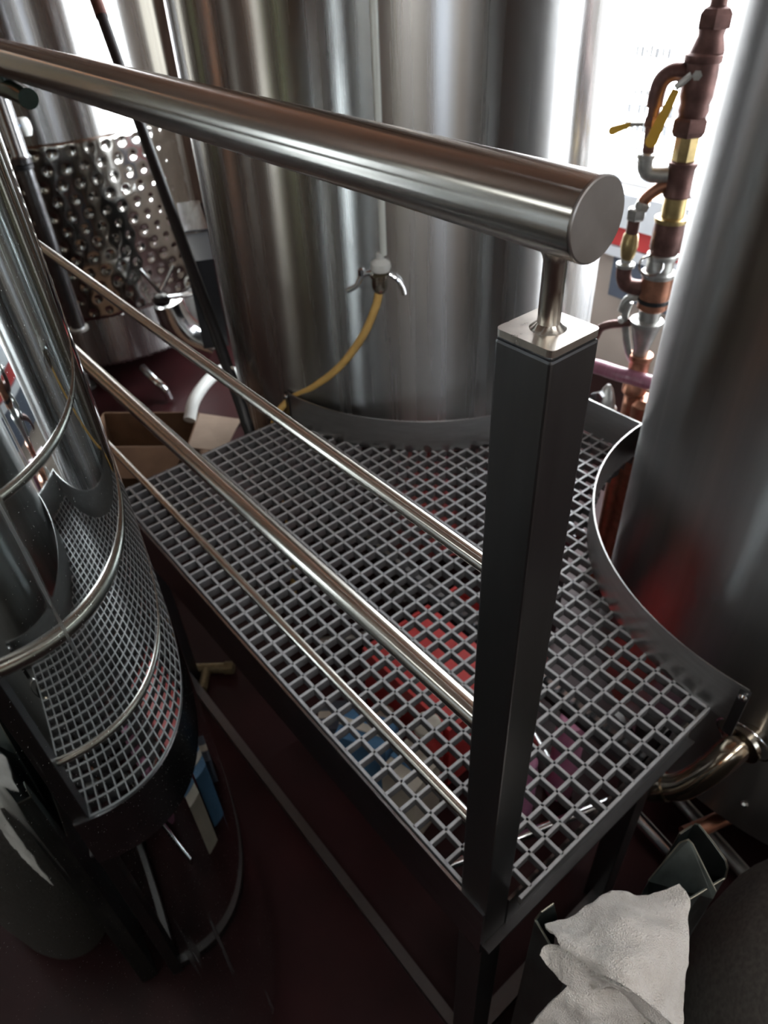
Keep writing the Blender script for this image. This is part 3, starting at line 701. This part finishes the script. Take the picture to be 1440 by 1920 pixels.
rd = B().tube(curve_pts([(-2.63, .625, 1.122), (-2.517, .598, 1.003), (-2.013, .4785, .473), (-1.51, .359, -.057), (-1.47, .345, -.35), (-1.46, .32, FZ+.02)], 10), .0185, 14)
ht = thing('black_hose', 'black hose slanting down left of the middle tank', 'hose', (-1.5, .35, FZ))
rd.build('hose', M['black'], ht, smooth=True)
B().tube([(-2.475, .588, .959), (-2.60, .618, 1.09)], .021, 14).build('hose_tail', M['bronze'], ht, smooth=True)
tag(B().tube([(-1.62, .395, .10), (-1.53, .37, -.09), (-1.53, .36, FZ+.006)], .005, 10).build('thin_rod', M['cream'], smooth=True), 'thin pale rod beside the foot of the black hose', 'rod')
cb = thing('cardboard_box', 'open brown cardboard box beyond the left end of the grating', 'box', (-2.35, .28, FZ))
bz = -.45
q0, q1, q2, q3 = (-2.42, .06), (-2.13, .37), (-2.33, .53), (-2.62, .22)
def upr(name, a, b_, z0, z1, m): return B().sheet([(a[0], a[1], z0), (b_[0], b_[1], z0), (b_[0], b_[1], z1), (a[0], a[1], z1)], .006).build(name, M[m], cb)
for a, b_ in ((q0, q1), (q1, q2), (q2, q3), (q3, q0)): upr('side_panel', a, b_, FZ+.004, bz, 'card')
B().poly_prism([q0, q1, q2, q3], FZ+.002, FZ+.008).build('box_floor', M['card'], cb)
B().sheet([(q1[0]+.006, q1[1], bz), (q2[0]+.006, q2[1], bz), (q2[0]+.13, q2[1]+.13, bz-.03), (q1[0]+.10, q1[1]+.11, bz-.03)], .005).build('flap', M['card_in'], cb)
B().sheet([(q0[0], q0[1]-.008, bz), (q1[0], q1[1]-.008, bz), (q1[0]+.06, q1[1]-.12, bz-.07), (q0[0]+.06, q0[1]-.12, bz-.07)], .005).build('flap', M['card'], cb)
tag(B().tube(curve_pts([(-2.27, .46, -.43), (-2.33, .53, -.38), (-2.41, .66, -.36), (-2.52, .80, -.42), (-2.60, .88, -.6), (-2.62, .90, FZ+.03)], 10), .026, 16).build('white_hose', M['white_p'], smooth=True), 'short white hose end arching over the cardboard box', 'hose')
for (x, y, z, w, d, h, m, lab, nm, cat) in [(-3.75, 1.55, FZ, .12, .12, .34, 'red', 'red plastic jug on the floor far behind the outlet elbow', 'red_jug', 'jug'), (-3.35, 1.55, FZ, .10, .10, .34, 'white_p', 'white plastic jug on the floor far behind, beside the red jug', 'white_jug', 'jug')]:
    j = thing(nm, lab, cat, (x, y, z))
    B().lathe((x, y, z), [(w*.8, 0), (w, .02), (w, h*.7), (w*.6, h*.85), (w*.25, h*.9), (w*.25, h)], 20).build('body', M[m], j, smooth=True)
    B().lathe((x, y, z+h), [(w*.3, 0), (w*.3, .03), (w*.26, .035)], 16).build('cap', M['black'], j, smooth=True)
    B().tube(curve_pts([(x+w*.4, y, z+h*.88), (x+w*1.2, y, z+h*.85), (x+w*1.3, y, z+h*.5), (x+w*.95, y, z+h*.4)], 6), .012, 10).build('handle', M[m], j, smooth=True)

# ================================================================ things lying under the grating
def carton(x, y, w, d, h, rz, m, lab, m2='card_in'):
    t = thing('carton', lab, 'box', (x, y, FZ))
    B().box((x-w/2, y-d/2, FZ), (x+w/2, y+d/2, FZ+h), rz, (x, y, FZ)).build('body', M[m], t)
    B().box((x-w/2-.002, y-d*.12, FZ+h), (x+w/2+.002, y+d*.12, FZ+h+.003), rz, (x, y, FZ)).build('tape', M[m2], t)
carton(-.66, .13, .15, .10, .27, .5, 'blue', 'blue carton under the grating near its front edge', 'cream')
carton(-.50, .15, .11, .11, .27, .2, 'cream', 'cream carton under the grating beside the blue one', 'blue')
carton(-.83, .16, .14, .10, .12, .9, 'slate', 'dark grey carton under the grating left of the blue one', 'cream')
tr = thing('red_tray', 'red plastic tray under the middle of the grating', 'tray', (-.62, .50, FZ))
tz = -.52
for (a, b_) in (((-.88, .30), (-.87, .68)), ((-.51, .30), (-.50, .68))): B().box((a[0], a[1], FZ), (b_[0]+.0, b_[1], tz)).build('side_wall', M['red_tray'], tr)
B().box((-.87, .30, tz-.03), (-.51, .68, tz-.02)).build('tray_floor', M['red_tray'], tr)
for (y0_, y1_) in ((.29, .30), (.68, .69)): B().box((-.88, y0_, FZ), (-.50, y1_, tz)).build('side_wall', M['red_tray'], tr)
for (x, y, r, h, m, lab) in [(-.72, .235, .04, .16, 'cream', 'cream tub under the grating beyond the blue carton'), (-.54, .245, .045, .32, 'red', 'red tub under the grating beyond the cream carton'), (-.28, .52, .04, .36, 'lilac', 'pink bottle under the grating, nearest the right kick plate'), (-.30, .37, .035, .30, 'lilac', 'pink bottle under the grating, nearer the post')]:
    t = thing('tub' if r > .045 else 'bottle', lab, 'tub' if r > .045 else 'bottle', (x, y, FZ))
    B().lathe((x, y, FZ), [(r*.85, 0), (r, .01), (r, h*.8), (r*.8, h*.92), (r*.8, h*.93)], 20).build('body', M[m], t, smooth=True)
    B().lathe((x, y, FZ+h*.93), [(r*.84, 0), (r*.84, .018), (r*.7, .022)], 20).build('lid', M['cream' if m == 'red' else m], t, smooth=True)
for k, (a, b_, m, lab) in enumerate([((-.55, .62, -.76), (-.25, .52, -.76), 'chrome', 'bright steel tube on the floor under the grating by the right tank'), ((-.30, .10, -.70), (-.12, .60, -.70), 'chrome', 'long bright steel tube under the grating running toward the right tank'), ((-1.15, .30, -.74), (-.93, .66, -.74), 'zinc', 'grey steel tube under the middle of the grating')]):
    tag(B().tube([a, b_], .014, 12).build('floor_tube', M[m], smooth=True), lab, 'pipe')
vv = thing('brass_tee', 'dull old brass tee fitting on the floor beside the mirror tank', 'fitting', (-1.33, -.04, FZ))
B().tube([(-1.39, -.10, FZ+.020), (-1.30, .01, FZ+.020)], .018, 14).build('run', M['old_brass'], vv, smooth=True)
B().tube([(-1.345, -.045, FZ+.020), (-1.27, -.10, FZ+.026)], .016, 14).build('branch', M['old_brass'], vv, smooth=True)
B().tube([(-1.305, .004, FZ+.020), (-1.285, .028, FZ+.020)], .023, 6).build('hex_end', M['old_brass'], vv)
